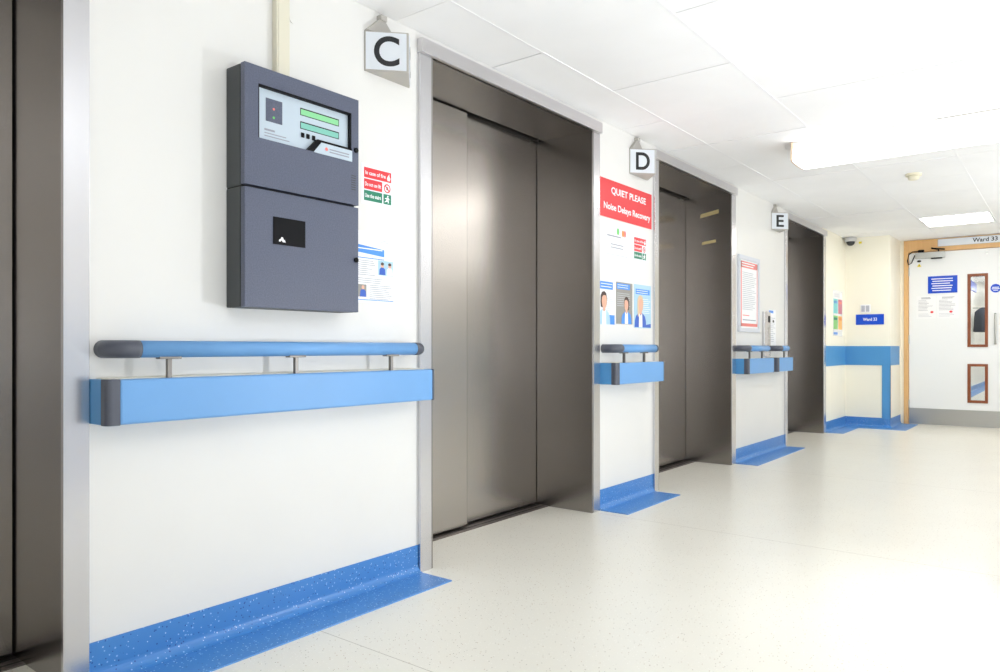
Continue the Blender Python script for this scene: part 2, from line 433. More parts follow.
# ------------------------------------------------------------------ lift letter signs
def lift_sign(ch, y0, z0, lab):
    w, d, h = .235, .112, .15
    z1 = z0+h
    t = thing('lift_sign', (0, y0+w/2, z0), lab, 'sign', 'triangular lift letter signs')
    plan = [(0, y0), (d, y0+w/2), (0, y0+w)]
    Z = Pl((0, 0, 0), (1, 0, 0), (0, 1, 0), (0, 0, 1))
    b = MB(); b.poly(m['signbody'], Z, [(.0005, y0), (d, y0+w/2), (.0005, y0+w)], z0, z1); b.build('sign_body', t)
    L = math.hypot(d, w/2); u = Vector((d, w/2, 0))/L; n = Vector((w/2, -d, 0))/L
    A = Pl((0, y0, 0), u, (0, 0, 1), n)
    u2 = Vector((-d, w/2, 0))/L; n2 = Vector((w/2, d, 0))/L
    B = Pl((d, y0+w/2, 0), u2, (0, 0, 1), n2)
    for Q, s in ((A, 1), (B, 1)):
        b = MB(); b.pbox(m['signbody'], Q, .001, L-.001, z0+.001, z1-.001, .0, .002)
        b.pbox(m['signface'], Q, .006, L-.006, z0+.006, z1-.006, .002, .005); f = b.build('face_panel', t)
        b = MB(); b.text(m['ink'], Q, ch, L/2+.002, (z0+z1)/2, (.112 if ch == 'C' else .104), w=dict(C=.094, D=.086, E=.07)[ch], c=.005, bold=True); b.build('letter', f)
    b = MB(); b.poly(m['signbody'], WALL, [(y0, z1), (y0+.15, z1), (y0+.085, z1+.06), (y0+.065, z1+.06)], .0005, .02)  # flat grey triangle with a small cap, above the sign
    b.pbox(m['signbody'], WALL, y0+.062, y0+.092, z1+.055, z1+.075, .0005, .026)
    b.build('grey_triangle', t)
lift_sign('C', 1.850, 1.930, 'white triangular sign with a black letter C, nearest the camera')
lift_sign('D', 3.925, 1.937, 'white triangular sign with a black letter D above the red notice')
lift_sign('E', 6.542, 1.938, 'small-looking white triangular sign with a black letter E, farthest')

# ------------------------------------------------------------------ handrails with bumper rail
def handrail(y0, y1, posts, lab, capl=.097, turn=.038):
    t = thing('handrail', (0, (y0+y1)/2, .70), lab, 'handrail', 'blue handrails with bumper rails between the lifts')
    r, xc, zc = .0235, .08, .897
    ra, rb = y0+turn, y1-.035                         # where the elbows meet the wall
    def elbow(yw, s):
        rr = .05; pts = [(0.001, yw, zc), (xc-rr, yw, zc)]
        for k in range(1, 9):
            a = PI/2*k/8; pts.append((xc-rr+rr*math.sin(a), yw+s*(rr-rr*math.cos(a)), zc))
        return pts
    el = elbow(ra, 1) + [(xc, max(ra+.055, y0+capl), zc)]
    b = MB(); b.tube(m['grey_cap'], el, r*1.04); b.build('rail_end_cap', t)
    er = elbow(rb, -1); er = er + [(xc, rb-.053, zc)]
    b = MB(); b.tube(m['grey_cap'], er, r*1.04); b.build('rail_end_cap', t)
    b = MB(); b.tube(m['blue_rail'], [(xc, el[-1][1], zc), (xc, er[-1][1], zc)], r); b.build('rail', t)
    for yp in posts:
        b = MB(); b.box(m['post'], xc-.006, xc+.006, yp-.006, yp+.006, .812, zc-r+.002)
        p = b.build('post', t)
        b = MB(); b.box(m['post'], xc-.012, xc+.012, yp-.032, yp+.032, zc-r-.004, zc-r+.003, .0015); b.build('saddle_plate', p)
    zb, zt, dx = .698, .817, .11
    c = .034
    b = MB(); b.box(m['blue_rail'], .01, dx, y0+c, y1-.012, zb, zt, .006); bu = b.build('bumper_rail', t)
    b = MB(); b.box(m['retainer'], .0005, .07, y0+.02, y1-.02, zb+.02, zt+.003, .002); b.build('retainer', bu)
    for s, yy in ((1, y0), (-1, y1)):
        cc = c if s == 1 else .012
        b = MB()
        b.box(m['blue_band'], .0005, dx-.034, min(yy, yy+s*cc), max(yy, yy+s*cc), zb, zt, .003)  # darker blue puts the shade of the bumper side into its colour
        b.build('bumper_return', bu)
        b = MB()
        # rounded corner piece
        pts = [(dx-.034, yy), ]
        rr = .016 if s == 1 else .008
        for k in range(0, 7):
            a = PI/2*k/6; pts.append((dx-rr+rr*math.sin(a), yy+s*(rr-rr*math.cos(a))))
        pts += [(dx, yy+s*cc), (dx-.034, yy+s*cc)]
        b.poly(m['grey_cap'], Pl((0, 0, 0), (1, 0, 0), (0, 1, 0), (0, 0, 1)), pts, zb-.001, zt+.001)
        b.build('bumper_corner', bu)
    return t
handrail(.878, 2.118, (1.059, 1.486, 1.91), 'longest blue handrail over a blue bumper, below the grey fire panel')
handrail(3.574, 4.178, (3.712, 3.959), 'short blue handrail over a blue bumper, below the three portrait posters', capl=.10)
handrail(5.655, 6.29, (5.765, 6.06), 'blue handrail with bumper below the red-edged framed notice', capl=.10)
handrail(6.385, 6.82, (6.644,), 'shortest blue handrail with bumper, against the farthest lift entrance', capl=.165, turn=.112)

# ------------------------------------------------------------------ fire alarm panel
Y0, Y1, Z0, Z1, ZM, DX = 1.285, 1.735, 1.025, 1.768, 1.395, .10
t = thing('fire_alarm_panel', (0, (Y0+Y1)/2, Z0), 'dark slate fire alarm control panel with green displays on the white wall', 'alarm panel')
b = MB(); b.pbox(m['box_side'], WALL, Y0, Y1, Z0, ZM-.002, .0005, .076, .003); b.pbox(m['box_side'], WALL, Y0, Y1, ZM+.002, Z1, .0005, .076, .003)
b.pbox(m['dark'], WALL, Y0+.003, Y1-.003, Z0+.003, Z1-.003, .001, .0795); b.build('cabinet', t)
W = (1.333, 1.702, 1.548, 1.714)
b = MB()
for a0, a1, z0, z1 in ((Y0, W[0], ZM+.004, Z1), (W[1], Y1, ZM+.004, Z1), (W[0], W[1], ZM+.004, W[2]), (W[0], W[1], W[3], Z1)):
    b.pbox(m['box_door'], WALL, a0, a1, z0, z1, .0795, DX)
ud = b.build('upper_door', t)
b = MB(); b.pbox(m['fascia'], WALL, W[0], W[1], W[2], W[3], .0795, .088); 
b.lines(m['inkgrey'], WALL, 1.362, 1.40, 1.586, 1, .01, .006, .088, 0)
b.lines(m['inkgrey'], WALL, 1.362, 1.46, 1.574, 2, .009, .003, .088, .2)
b.build('fascia', ud)
b = MB()
g = .006
for a0, a1, z0, z1 in ((W[0], W[0]+.002, W[2], W[3]), (W[1]-g, W[1], W[2], W[3]), (W[0], W[1], W[3]-g, W[3])):
    b.pbox(m['black'], WALL, a0, a1, z0, z1, .0885, DX+.001)
b.build('window_gasket', ud)
b = MB(); b.pbox(m['box_door'], WALL, 1.367, 1.427, 1.610, 1.682, .088, .0895)
b.disc(m['redpale'], WALL, 1.395, 1.652, .004, .004, .0895, .0905); b.disc(m['lime'], WALL, 1.395, 1.625, .004, .004, .0895, .0905)
b.build('indicator_panel', ud)
for z in (1.662, 1.618):
    b = MB(); b.pbox(m['dark'], WALL, 1.497, 1.657, z-.002, z+.022, .088, .0888); b.pbox(m['lcd_a'] if z > 1.64 else m['lcd_b'], WALL, 1.499, 1.654, z, z+.018, .0888, .0896); b.build('display', ud)
for a in (1.499, 1.520, 1.543):
    b = MB(); b.pbox(m['black'], WALL, a, a+.013, 1.588, 1.604, .088, .092, .002); b.build('button', ud)
b = MB(); b.poly(m['black'], WALL, [(1.515, W[2]), (1.704, W[2]), (1.704, 1.592), (1.557, 1.592)], .089, DX+.001)
b.poly(m['fascia'], WALL, [(1.54, W[2]-.002), (1.704, W[2]-.002), (1.704, 1.584), (1.572, 1.584)], DX+.001, DX+.003)
b.disc(m['redpale'], WALL, 1.592, 1.566, .006, .006, DX+.003, DX+.0035); b.lines(m['inkgrey'], WALL, 1.605, 1.69, 1.570, 2, .009, .004, DX+.003, .1)
b.build('nameplate', ud)
b = MB(); b.disc(m['black'], WALL, 1.722, 1.590, .0085, .0085, DX, DX+.006); b.build('lock', ud)
b = MB()
for i in range(7): b.pbox(m['box_side'], WALL, 1.702, 1.722, 1.45+i*.008, 1.453+i*.008, DX, DX+.0006)
b.build('vent', ud)
b = MB(); b.pbox(m['box_door'], WALL, Y0, Y1, Z0, ZM-.004, .0795, DX, .002); ld = b.build('lower_door', t)
b = MB(); b.pbox(m['black'], WALL, 1.385, 1.507, 1.226, 1.312, DX, DX+.002)
# pale emblem of a winged peak
b.poly(m['white'], WALL, [(1.405, 1.236), (1.411, 1.236), (1.415, 1.241), (1.42, 1.235), (1.431, 1.235), (1.427, 1.242), (1.423, 1.243), (1.42, 1.25), (1.415, 1.251), (1.411, 1.244), (1.407, 1.243)], DX+.002, DX+.0026)
b.build('badge', ld)
b = MB(); b.disc(m['black'], WALL, 1.722, 1.207, .0085, .0085, DX, DX+.006); b.build('lock', ld)

b = MB(); b.pbox(m['conduit'], WALL, 1.451, 1.502, Z1+.001, CEIL-.001, .0005, .026, .002); b.pbox(m['conduit'], WALL, 1.457, 1.496, Z1+.001, CEIL-.001, .026, .028)
tag(b.build('cable_trunking', loc=(0, 1.476, Z1)), 'cream plastic cable trunking dropping from the ceiling to the fire panel', 'trunking')
b = MB(); b.disc(m['wall'], WALL, 1.53, 2.005, .011, .011, .0005, .004)
tag(b.build('blanking_cap', loc=(0, 1.53, 2.005)), 'tiny white round blanking cap on the wall beside the cable trunking', 'cap')

# ------------------------------------------------------------------ notices on the long wall
def fire_notice(a0, b0, w, h, lab, c0=.0005):
    """red, red and green: In case of fire / Do not use lift / Use the stairs"""
    t = tag(MB().pbox(m['laminate'], WALL, a0-.012*w/.13, a0+w+.006, b0-.012, b0+h+.012, c0, c0+.001).build('fire_notice', loc=(0, a0, b0)), lab, 'notice', 'red and green fire action notices')
    c = c0+.001; e = c+.0004
    hh = h/3; g = h*.012
    rows = (('red', 'In case of fire'), ('red', 'Do not use lift'), ('green', 'Use the stairs'))
    for i, (k, s) in enumerate(rows):
        z1 = b0+h-i*hh-g; z0 = b0+h-(i+1)*hh+g*2
        wr = w if i == 0 else w*.66
        b = MB(); b.pbox(m[k], WALL, a0, a0+wr, z0, z1, c, e); p = b.build('message_panel', t)
        b = MB(); b.text(m['white'], WALL, s, a0+(w*.42 if i == 0 else wr*.49), (z0+z1)/2, hh*.34, w=w*(.74 if i == 0 else .58), c=e, depth=.0003, bold=True); b.build('lettering', p)
    # pictograms: flame, no lift, running figure
    zf = b0+h-hh*.5
    b = MB(); b.poly(m['white'], WALL, [(a0+w*.86, zf-hh*.3), (a0+w*.94, zf-hh*.3), (a0+w*.97, zf-hh*.05), (a0+w*.93, zf+hh*.1), (a0+w*.93, zf+hh*.34), (a0+w*.87, zf+hh*.1), (a0+w*.84, zf-hh*.1)], e, e+.0003)
    z = b0+h-hh*1.5; ax = a0+w*.85
    b.ring(m['red'], WALL, ax, z, hh*.30, hh*.40, c, e); b.poly(m['red'], WALL, [(ax-hh*.26, z+hh*.18), (ax-hh*.18, z+hh*.26), (ax+hh*.26, z-hh*.18), (ax+hh*.18, z-hh*.26)], c, e)
    b.pbox(m['ink'], WALL, ax-hh*.1, ax+hh*.1, z-hh*.13, z+hh*.13, c, c+.0003)
    z0 = b0+g*2; z1 = b0+hh-g
    b.pbox(m['green'], WALL, a0+w*.71, a0+w, z0, z1, c, e)
    zc = (z0+z1)/2
    b.disc(m['white'], WALL, ax+w*.02, zc+hh*.27, hh*.09, hh*.09, e, e+.0003, 12)
    b.poly(m['white'], WALL, [(ax-w*.02, zc+hh*.16), (ax+w*.045, zc+hh*.16), (ax+w*.10, zc), (ax+w*.06, zc-.0), (ax+w*.035, zc+hh*.02), (ax+w*.06, zc-hh*.12), (ax+w*.055, zc-hh*.33), (ax+w*.02, zc-hh*.33), (ax+w*.02, zc-hh*.16), (ax-w*.03, zc-hh*.22), (ax-w*.1, zc-hh*.3), (ax-w*.1, zc-hh*.24), (ax-w*.04, zc-hh*.1), (ax-w*.03, zc+hh*.05), (ax-w*.08, zc), (ax-w*.1, zc+hh*.05)], e, e+.0003)
    b.build('pictograms', t)
    return t
fire_notice(1.848, 1.447, .138, .128, 'red and green fire action notice just right of the grey fire panel')
fire_notice(3.985, 1.437, .155, .132, 'red and green fire action notice under the red quiet please sign', c0=.0005)

# blue-headed leaflet half behind the fire panel
b = MB(); A0, A1 = 1.795, 2.003
b.pbox(m['paper'], WALL, A0, A1+.004, 1.068, 1.335, .0005, .0015)
b.poly(m['pblue'], WALL, [(A0+.006, 1.285), (1.95, 1.273), (1.95, 1.246), (A0+.006, 1.256)], .0015, .0019)
b.pbox(m['white'], WALL, 1.82, 1.94, 1.268, 1.272, .0019, .0021)
b.lines(m['pblue'], WALL, A0+.01, 1.95, 1.237, 1, .01, .003, .0015, 0)
b.lines(m['inkpale'], WALL, 1.93, 1.995, 1.308, 2, .006, .002, .0015, .3)
b.lines(m['inkgrey'], WALL, A0+.01, 1.905, 1.226, 8, .0075, .0018, .0015, .4)
b.pbox(m['pcyan'], WALL, 1.918, 1.996, 1.176, 1.232, .0015, .0018)
for a, col in ((1.94, 'navy'), (1.978, 'pcyan')):
    b.poly(m['navy' if col == 'navy' else 'white'], WALL, [(a-.016, 1.178), (a+.016, 1.178), (a+.014, 1.2), (a+.006, 1.206), (a-.006, 1.206), (a-.014, 1.2)], .0018, .0021)
    b.disc(m['skin'], WALL, a, 1.213, .008, .009, .0018, .0021, 12); b.disc(m['hair'], WALL, a, 1.220, .0085, .006, .0021, .0023, 12)
b.lines(m['inkgrey'], WALL, A0+.01, 1.995, 1.160, 3, .0075, .0018, .0015, .35)
b.lines(m['inkgrey'], WALL, 1.875, 1.997, 1.136, 8, .0072, .0018, .0015, .3)
b.pbox(m['pgrey'], WALL, A0+.012, 1.86, 1.090, 1.136, .0015, .0018)
b.poly(m['navy'], WALL, [(1.828, 1.09), (1.858, 1.09), (1.856, 1.112), (1.848, 1.118), (1.838, 1.118), (1.83, 1.112)], .0018, .0021); b.disc(m['skin'], WALL, 1.843, 1.125, .007, .008, .0018, .0021, 12)
b.pbox(m['pblue'], WALL, A0+.004, 1.998, 1.078, 1.081, .0015, .0019)
tag(b.build('information_leaflet', loc=(0, 1.9, 1.07)), 'white leaflet with blue heading and two small photos, half behind the fire panel', 'leaflet')

# quiet please board
t = thing('quiet_sign', (0, 3.89, 1.64), 'large red sign reading quiet please, noise delays recovery', 'sign')
b = MB(); b.pbox(m['red'], WALL, 3.562, 4.214, 1.640, 1.857, .0005, .004, .001); bd = b.build('board', t)
for tx, a, z, h, wd in (('QUIET PLEASE', 3.918, 1.797, .046, .43), ('Noise Delays Recovery', 3.905, 1.700, .050, .575)):
    b = MB(); b.text(m['white'], WALL, tx, a, z, h, w=wd, c=.004, bold=True); b.build('lettering', bd)

# white card with coloured leaves
b = MB(); b.pbox(m['laminate'], WALL, 3.625, 3.945, 1.405, 1.63, .0005, .002)
for a, k, s in ((3.785, 'lime', -1), (3.845, 'orange', 1), (3.868, 'redpale', 1)):
    b.disc(m[k], WALL, a, 1.573 if s < 0 else 1.568, .014, .02, .002 if k != 'redpale' else .0023, .0026, 14)
b.lines(m['inkgrey'], WALL, 3.66, 3.82, 1.545, 1, .012, .007, .002, 0)
b.lines(m['inkgrey'], WALL, 3.70, 3.87, 1.497, 2, .018, .005, .002, .15)
b.lines(m['inkpale'], WALL, 3.65, 3.90, 1.437, 1, .01, .004, .002, 0)
tag(b.build('hand_hygiene_card', loc=(0, 3.78, 1.405)), 'white card with green, orange and pink leaf shapes below the red sign', 'notice')

# three portrait posters
def portrait(a, z, s, body, flip=1, hairc='hair', long=False, b=None):
    """head and shoulders of a person, printed"""
    q = lambda pts: [(a+x*s*flip, z+y*s) for x, y in (pts if flip > 0 else pts[::-1])]
    b.poly(m[body], WALL, q([(-.075, 0), (.075, 0), (.072, .04), (.058, .068), (.022, .088), (-.022, .088), (-.058, .068), (-.072, .04)]), .0022, .0026)
    b.poly(m['white'], WALL, q([(-.022, 0), (.026, 0), (.022, .086), (0, .07), (-.018, .086)]), .0026, .0028)
    b.poly(m[hairc], WALL, q([(-.034, .10 if not long else .06), (.012, .098), (.034, .12), (.038, .155), (.026, .185), (.004, .196), (-.022, .190), (-.038, .168), (-.040, .13)]), .0022, .0027)
    b.poly(m['skin'], WALL, q([(-.012, .078), (.014, .078), (.016, .094), (.030, .112), (.034, .135), (.031, .162), (.018, .172), (-.004, .172), (-.022, .160), (-.026, .135), (-.020, .110), (-.012, .098)]), .0028, .0031)
def poster(a0, a1, z0, z1, back, lab, draw):
    b = MB(); b.pbox(m[back], WALL, a0, a1, z0, z1, .0005, .0018); draw(b)
    tag(b.build('portrait_poster', loc=(0, (a0+a1)/2, z0)), lab, 'poster', 'portrait posters above the short handrail')
def d1(b):
    b.pbox(m['pblue'], WALL, 3.58, 3.725, 1.232, 1.275, .0018, .0022); b.lines(m['white'], WALL, 3.59, 3.715, 1.264, 2, .016, .004, .0022, .1)
    b.lines(m['inkpale'], WALL, 3.65, 3.735, 1.19, 8, .011, .003, .0018, .3)
    portrait(3.622, 1.034, .95, 'pcyan', b=b)
    b.poly(m['pblue'], WALL, [(3.665, 1.034), (3.745, 1.034), (3.745, 1.088), (3.665, 1.088)], .0018, .0022)
def d2(b):
    b.pbox(m['pblue'], WALL, 3.772, 3.93, 1.243, 1.276, .0018, .0022); b.lines(m['white'], WALL, 3.78, 3.92, 1.268, 2, .013, .003, .0022, .1)
    b.lines(m['inkpale'], WALL, 3.775, 3.94, 1.22, 7, .012, .003, .0018, .3)
    portrait(3.888, 1.042, .82, 'pblue', -1, b=b)
def d3(b):
    b.pbox(m['pblue'], WALL, 4.005, 4.19, 1.226, 1.258, .0018, .0022); b.lines(m['white'], WALL, 4.015, 4.18, 1.250, 2, .013, .003, .0022, .1)
    b.lines(m['white'], WALL, 4.09, 4.2, 1.20, 8, .012, .003, .0018, .3)
    portrait(4.066, 1.026, 1.0, 'navy', 1, 'sand', True, b=b)
    b.poly(m['navy'], WALL, [(4.10, 1.026), (4.205, 1.026), (4.205, 1.05), (4.15, 1.044)], .0018, .0022)
poster(3.577, 3.752, 1.030, 1.285, 'laminate', 'portrait poster on white, leftmost of three, person with dark hair', d1)
poster(3.765, 3.962, 1.040, 1.283, 'pgrey', 'portrait poster on a grey ground, middle of three', d2)
poster(3.985, 4.208, 1.022, 1.285, 'pcyan', 'portrait poster on pale blue, right of three, beside lift D', d3)

# framed red-edged notice
t = thing('framed_notice', (0, 5.96, 1.03), 'silver framed notice with a red border on the wall past lift D', 'framed notice')
a0, a1, z0, z1 = 5.715, 6.203, 1.028, 1.64; f = .034
b = MB()
for q in ((a0, a1, z1-f, z1), (a0, a1, z0, z0+f), (a0, a0+f, z0+f, z1-f), (a1-f, a1, z0+f, z1-f)): b.pbox(m['pframe'], WALL, *q, .0005, .018, .002)
b.build('frame', t)
b = MB(); b.pbox(m['paper'], WALL, a0+f, a1-f, z0+f, z1-f, .0005, .010)
p0, p1, q0, q1 = a0+f+.012, a1-f-.012, z0+f+.012, z1-f-.012
for q in ((p0, p1, q1-.05, q1), (p0, p1, q0, q0+.024), (p0, p0+.028, q0, q1), (p1-.014, p1, q0, q1)): b.pbox(m['redpale'], WALL, *q, .010, .0105)
b.lines(m['white'], WALL, p0+.03, p1-.03, q1-.010, 2, .02, .009, .0105, .2)
b.lines(m['inkpale'], WALL, p0+.045, p1-.03, q1-.085, 20, .0155, .005, .010, .35)
b.lines(m['redpale'], WALL, p0+.05, p0+.2, q0+.092, 1, .01, .007, .010, 0); b.lines(m['inkgrey'], WALL, p0+.05, p1-.04, q0+.055, 1, .01, .006, .010, 0)
b.build('printed_sheet', t)

# call station and the sheet next to it
t = thing('lift_call_panel', (0, 6.38, .85), 'steel lift call panel with a small display and push buttons behind the rail', 'call panel')
b = MB(); b.pbox(m['jamb'], WALL, 6.305, 6.462, .826, 1.21, .0005, .022, .002); pl = b.build('plate', t)
b = MB(); b.pbox(m['black'], WALL, 6.40, 6.45, 1.12, 1.175, .022, .024); b.build('display', t)
for i in range(6):
    b = MB(); b.pbox(m['signbody'], WALL, 6.395, 6.452, 1.055-i*.034, 1.08-i*.034, .022, .025, .001); b.build('button', t)
b = MB(); b.pbox(m['paper'], WALL, 6.478, 6.672, .92, 1.235, .0005, .0015)
b.pbox(m['pblue'], WALL, 6.485, 6.60, 1.205, 1.228, .0015, .002); b.lines(m['inkpale'], WALL, 6.49, 6.66, 1.165, 13, .017, .006, .0015, .4)
b.disc(m['ink'], WALL, 6.60, 1.135, .022, .012, .0015, .002, 12)
tag(b.build('information_sheet', loc=(0, 6.57, .92)), 'white information sheet with a blue heading beside the lift call panel', 'notice')

# four-colour sheet past lift E
b = MB(); b.pbox(m['laminate'], WALL, 8.66, 9.075, 1.035, 1.545, .0005, .002)
for a0, a1, z0, z1, k, k2 in ((8.675, 8.862, 1.285, 1.448, 'teal', 'blue_band'), (8.89, 9.06, 1.285, 1.448, 'rose', 'redpale'), (8.675, 8.862, 1.108, 1.262, 'leafgreen', 'green'), (8.89, 9.06, 1.108, 1.262, 'amber', 'orange')):
    b.pbox(m[k], WALL, a0, a1, z0, z1, .002, .0026); b.pbox(m[k2], WALL, a0+.02, a1-.02, z1-.05, z1-.022, .0026, .003)
b.lines(m['inkpale'], WALL, 8.70, 8.98, 1.505, 2, .025, .009, .002, .3); b.pbox(m['pblue'], WALL, 8.68, 8.86, 1.05, 1.076, .002, .0026); b.lines(m['inkpale'], WALL, 8.675, 9.03, 1.094, 1, .01, .006, .002, 0)
tag(b.build('four_colour_notice', loc=(0, 8.87, 1.035)), 'notice with teal, pink, green and orange squares past lift E', 'notice')

# ------------------------------------------------------------------ things on the pier
P = FACE(PIER_Y)
t = thing('ward_sign', (.262, PIER_Y, 1.165), 'small blue wall sign with white ward lettering, below the switch', 'sign', 'ward signs')
b = MB(); b.pbox(m['signblue'], P, .117, .408, 1.166, 1.284, .0005, .006, .001); bd = b.build('board', t)
b = MB(); b.text(m['white'], P, 'Ward 33', .264, 1.227, .036, w=.145, c=.006, bold=True); b.build('lettering', bd)
t = thing('light_switch', (.218, PIER_Y, 1.30), 'double grey light switch above the small blue sign', 'switch')
b = MB(); b.pbox(m['white'], P, .165, .272, 1.305, 1.395, .0005, .008, .002); b.build('plate', t)
for a in (.176, .224):
    b = MB(); b.pbox(m['switch'], P, a, a+.036, 1.315, 1.385, .008, .012, .001); b.build('rocker', t)
b = MB(); b.pbox(m['yellow'], P, .148, .178, 2.098, 2.122, .0005, .0015); tag(b.build('yellow_sticker', loc=(.163, PIER_Y, 2.1)), 'tiny yellow sticker beside the security camera', 'sticker')
t = thing('security_camera', (.078, 9.12, CEIL), 'grey dome security camera in the ceiling corner past lift E', 'camera')
b = MB(); b.lathe(m['cctv'], (.078, 9.13, CEIL-.0005), [(.055, 0), (.066, .006), (.068, .028), (.056, .05)]); b.build('base', t)
b = MB(); b.lathe(m['dome'], (.078, 9.13, CEIL-.05), [(.046, 0)]+[(.046*math.cos(a), .004+.044*math.sin(a)) for a in [PI/2*k/7 for k in range(0, 7)]]+[(.002, .048)]); b.build('dome', t)

# ------------------------------------------------------------------ ward door
d = bpy.data.objects.new('door_1', None); COL.objects.link(d); d.location = (1.0, YE, 0); d['_org'] = (1.0, YE, 0); d['kind'] = 'structure'
d['label'] = 'white ward door with two narrow wood-edged windows and a steel kick plate'
F = FACE(YE)
b = MB()
b.box(m['beech'], .5075, DX0-.004, YE-.02, YE+.12, 0, 2.164, .002)
b.box(m['beech'], DX1+.004, DX1+.06, YE-.02, YE+.12, 0, 2.164, .002)
b.box(m['beech'], DX0-.004, DX1+.004, YE-.02, YE+.12, 2.022, 2.164, .002)
b.build('door_frame', d)
V = [(1.146, 1.341, .911, 1.738), (1.146, 1.341, .279, .720)]
b = MB()
y0, y1 = YE, YE+.044
b.box(m['doorleaf'], DX0, V[0][0]+.012, y0, y1, .008, 2.016)
b.box(m['doorleaf'], V[0][1]-.012, DX1, y0, y1, .008, 2.016)
for z0, z1 in ((.008, V[1][2]+.012), (V[1][3]-.012, V[0][2]+.012), (V[0][3]-.012, 2.016)):
    b.box(m['doorleaf'], V[0][0]+.012, V[0][1]-.012, y0, y1, z0, z1)
b.build('leaf', d)
for a0, a1, z0, z1 in V:
    f = .029; b = MB()
    for q in ((a0, a1, z1-f, z1), (a0, a1, z0, z0+f), (a0, a0+f, z0+f, z1-f), (a1-f, a1, z0+f, z1-f)): b.pbox(m['mahog'], F, *q, -.055, .011, .002)
    fr = b.build('vision_frame', d)
    b = MB(); b.pbox(m['glass'], F, a0+f, a1-f, z0+f, z1-f, -.025, -.019); b.build('pane', fr)
b = MB(); b.pbox(m['kick'], F, DX0+.002, DX1-.002, .010, .195, .0005, .003); b.build('kick_plate', d)
b = MB(); b.tube(m['closer'], [(1.41, YE-.001, .95), (1.41, YE-.045, .95), (1.41, YE-.05, .96), (1.41, YE-.05, 1.27), (1.41, YE-.045, 1.28), (1.41, YE-.001, 1.28)], .010); b.build('pull_handle', d)
for z in (.24, 1.0, 1.80):
    b = MB(); b.tube(m['closer'], [(DX0-.003, YE-.006, z-.05), (DX0-.003, YE-.006, z+.05)], .008, 10); b.build('hinge', d)
b = MB(); b.box(m['closer'], .63, .93, YE-.055, YE-.0005, 1.945, 2.014, .004); b.box(m['black'], .79, .90, YE-.05, YE-.006, 1.935, 1.946); cl = b.build('closer', d)
b = MB(); b.box(m['black'], .66, .72, YE-.05, YE-.025, 2.014, 2.045, .003)
b.tube(m['black'], [(.865, YE-.03, 2.014), (.865, YE-.03, 2.04), (.80, YE-.09, 2.052), (.80, YE-.03, 2.06)], .008, 8); b.tube(m['black'], [(.80, YE-.085, 2.05), (.93, YE-.05, 2.035)], .008, 8)
b.build('closer_arm', cl)
b = MB(); b.tube(m['black'], [(.66, YE-.035, 2.03), (.60, YE-.03, 2.03), (.562, YE-.03, 2.0), (.548, YE-.03, 1.93), (.56, YE-.03, 1.88), (.59, YE-.03, 1.90), (.625, YE-.03, 1.99)], .006, 8); b.build('cable_loop', cl)
b = MB(); b.disc(m['closer'], F, 1.331, 1.968, .012, .012, .0005, .006); b.build('stud', d)

t = thing('ward_sign', (1.2, YE-.02, 2.07), 'long white sign lettered with the ward number over the door', 'sign', 'ward signs')
b = MB(); b.pbox(m['closer'], F, .856, 1.60, 2.072, 2.156, .0205, .026); b.pbox(m['signface'], F, .862, 1.595, 2.076, 2.152, .026, .029); bd = b.build('board', t)
b = MB(); b.text(m['ink'], F, 'Ward 33', 1.315, 2.116, .047, w=.235, c=.029, bold=True); b.build('lettering', bd)

b = MB(); b.pbox(m['signblue'], F, .755, 1.049, 1.535, 1.733, .0005, .004)
for i in range(6): b.lines(m['white'], F, .79+.01*(i % 2), 1.02-.012*(i % 3), 1.706-i*.027, 1, .02, .010, .004, .12)
tag(b.build('door_notice', loc=(.9, YE, 1.535)), 'royal blue notice with six lines of white print on the white door', 'notice')
for a0, a1, lab, rx in ((.637, .834, 'white printed sheet on the door, left one under the blue notice', .795), (.846, 1.06, 'white printed sheet on the door, right one under the blue notice', .985)):
    b = MB(); b.pbox(m['paper'], F, a0, a1, 1.243, 1.508, .0005, .0015)
    b.lines(m['inkgrey'], F, a0+.05, a1-.04, 1.490, 2, .012, .006, .0015, .2); b.lines(m['inkgrey'], F, a0+.02, a1-.03, 1.455, 8, .016, .004, .0015, .5); b.lines(m['inkpale'], F, a0+.02, a1-.04, 1.30, 3, .015, .004, .0015, .3)
    b.disc(m['red'], F, rx, 1.318, .016, .013, .0015, .002, 14)
    tag(b.build('printed_sheet', loc=((a0+a1)/2, YE, 1.243)), lab, 'notice', 'printed sheets on the ward door')
b = MB(); b.pbox(m['laminate'], F, .640, .690, 1.846, 1.938, .0005, .0012); b.disc(m['ink'], F, .664, 1.918, .022, .013, .0012, .002, 14)
b.poly(m['yellow'], F, [(.643, 1.853), (.687, 1.853), (.665, 1.893)], .0012, .0018); b.disc(m['ink'], F, .665, 1.866, .003, .009, .0018, .0022, 8)
tag(b.build('warning_sticker', loc=(.665, YE, 1.846)), 'small sticker with a yellow triangle below the door closer', 'sticker')
b = MB(); b.disc(m['signblue'], F, 1.412, 1.565, .048, .048, .0005, .003); b.pbox(m['white'], F, 1.38, 1.444, 1.572, 1.580, .003, .0034); b.pbox(m['white'], F, 1.375, 1.449, 1.555, 1.563, .003, .0034); b.pbox(m['white'], F, 1.39, 1.434, 1.539, 1.546, .003, .0034)
tag(b.build('round_door_sign', loc=(1.412, YE, 1.565)), 'round blue door sign with white print above the pull handle', 'sign')

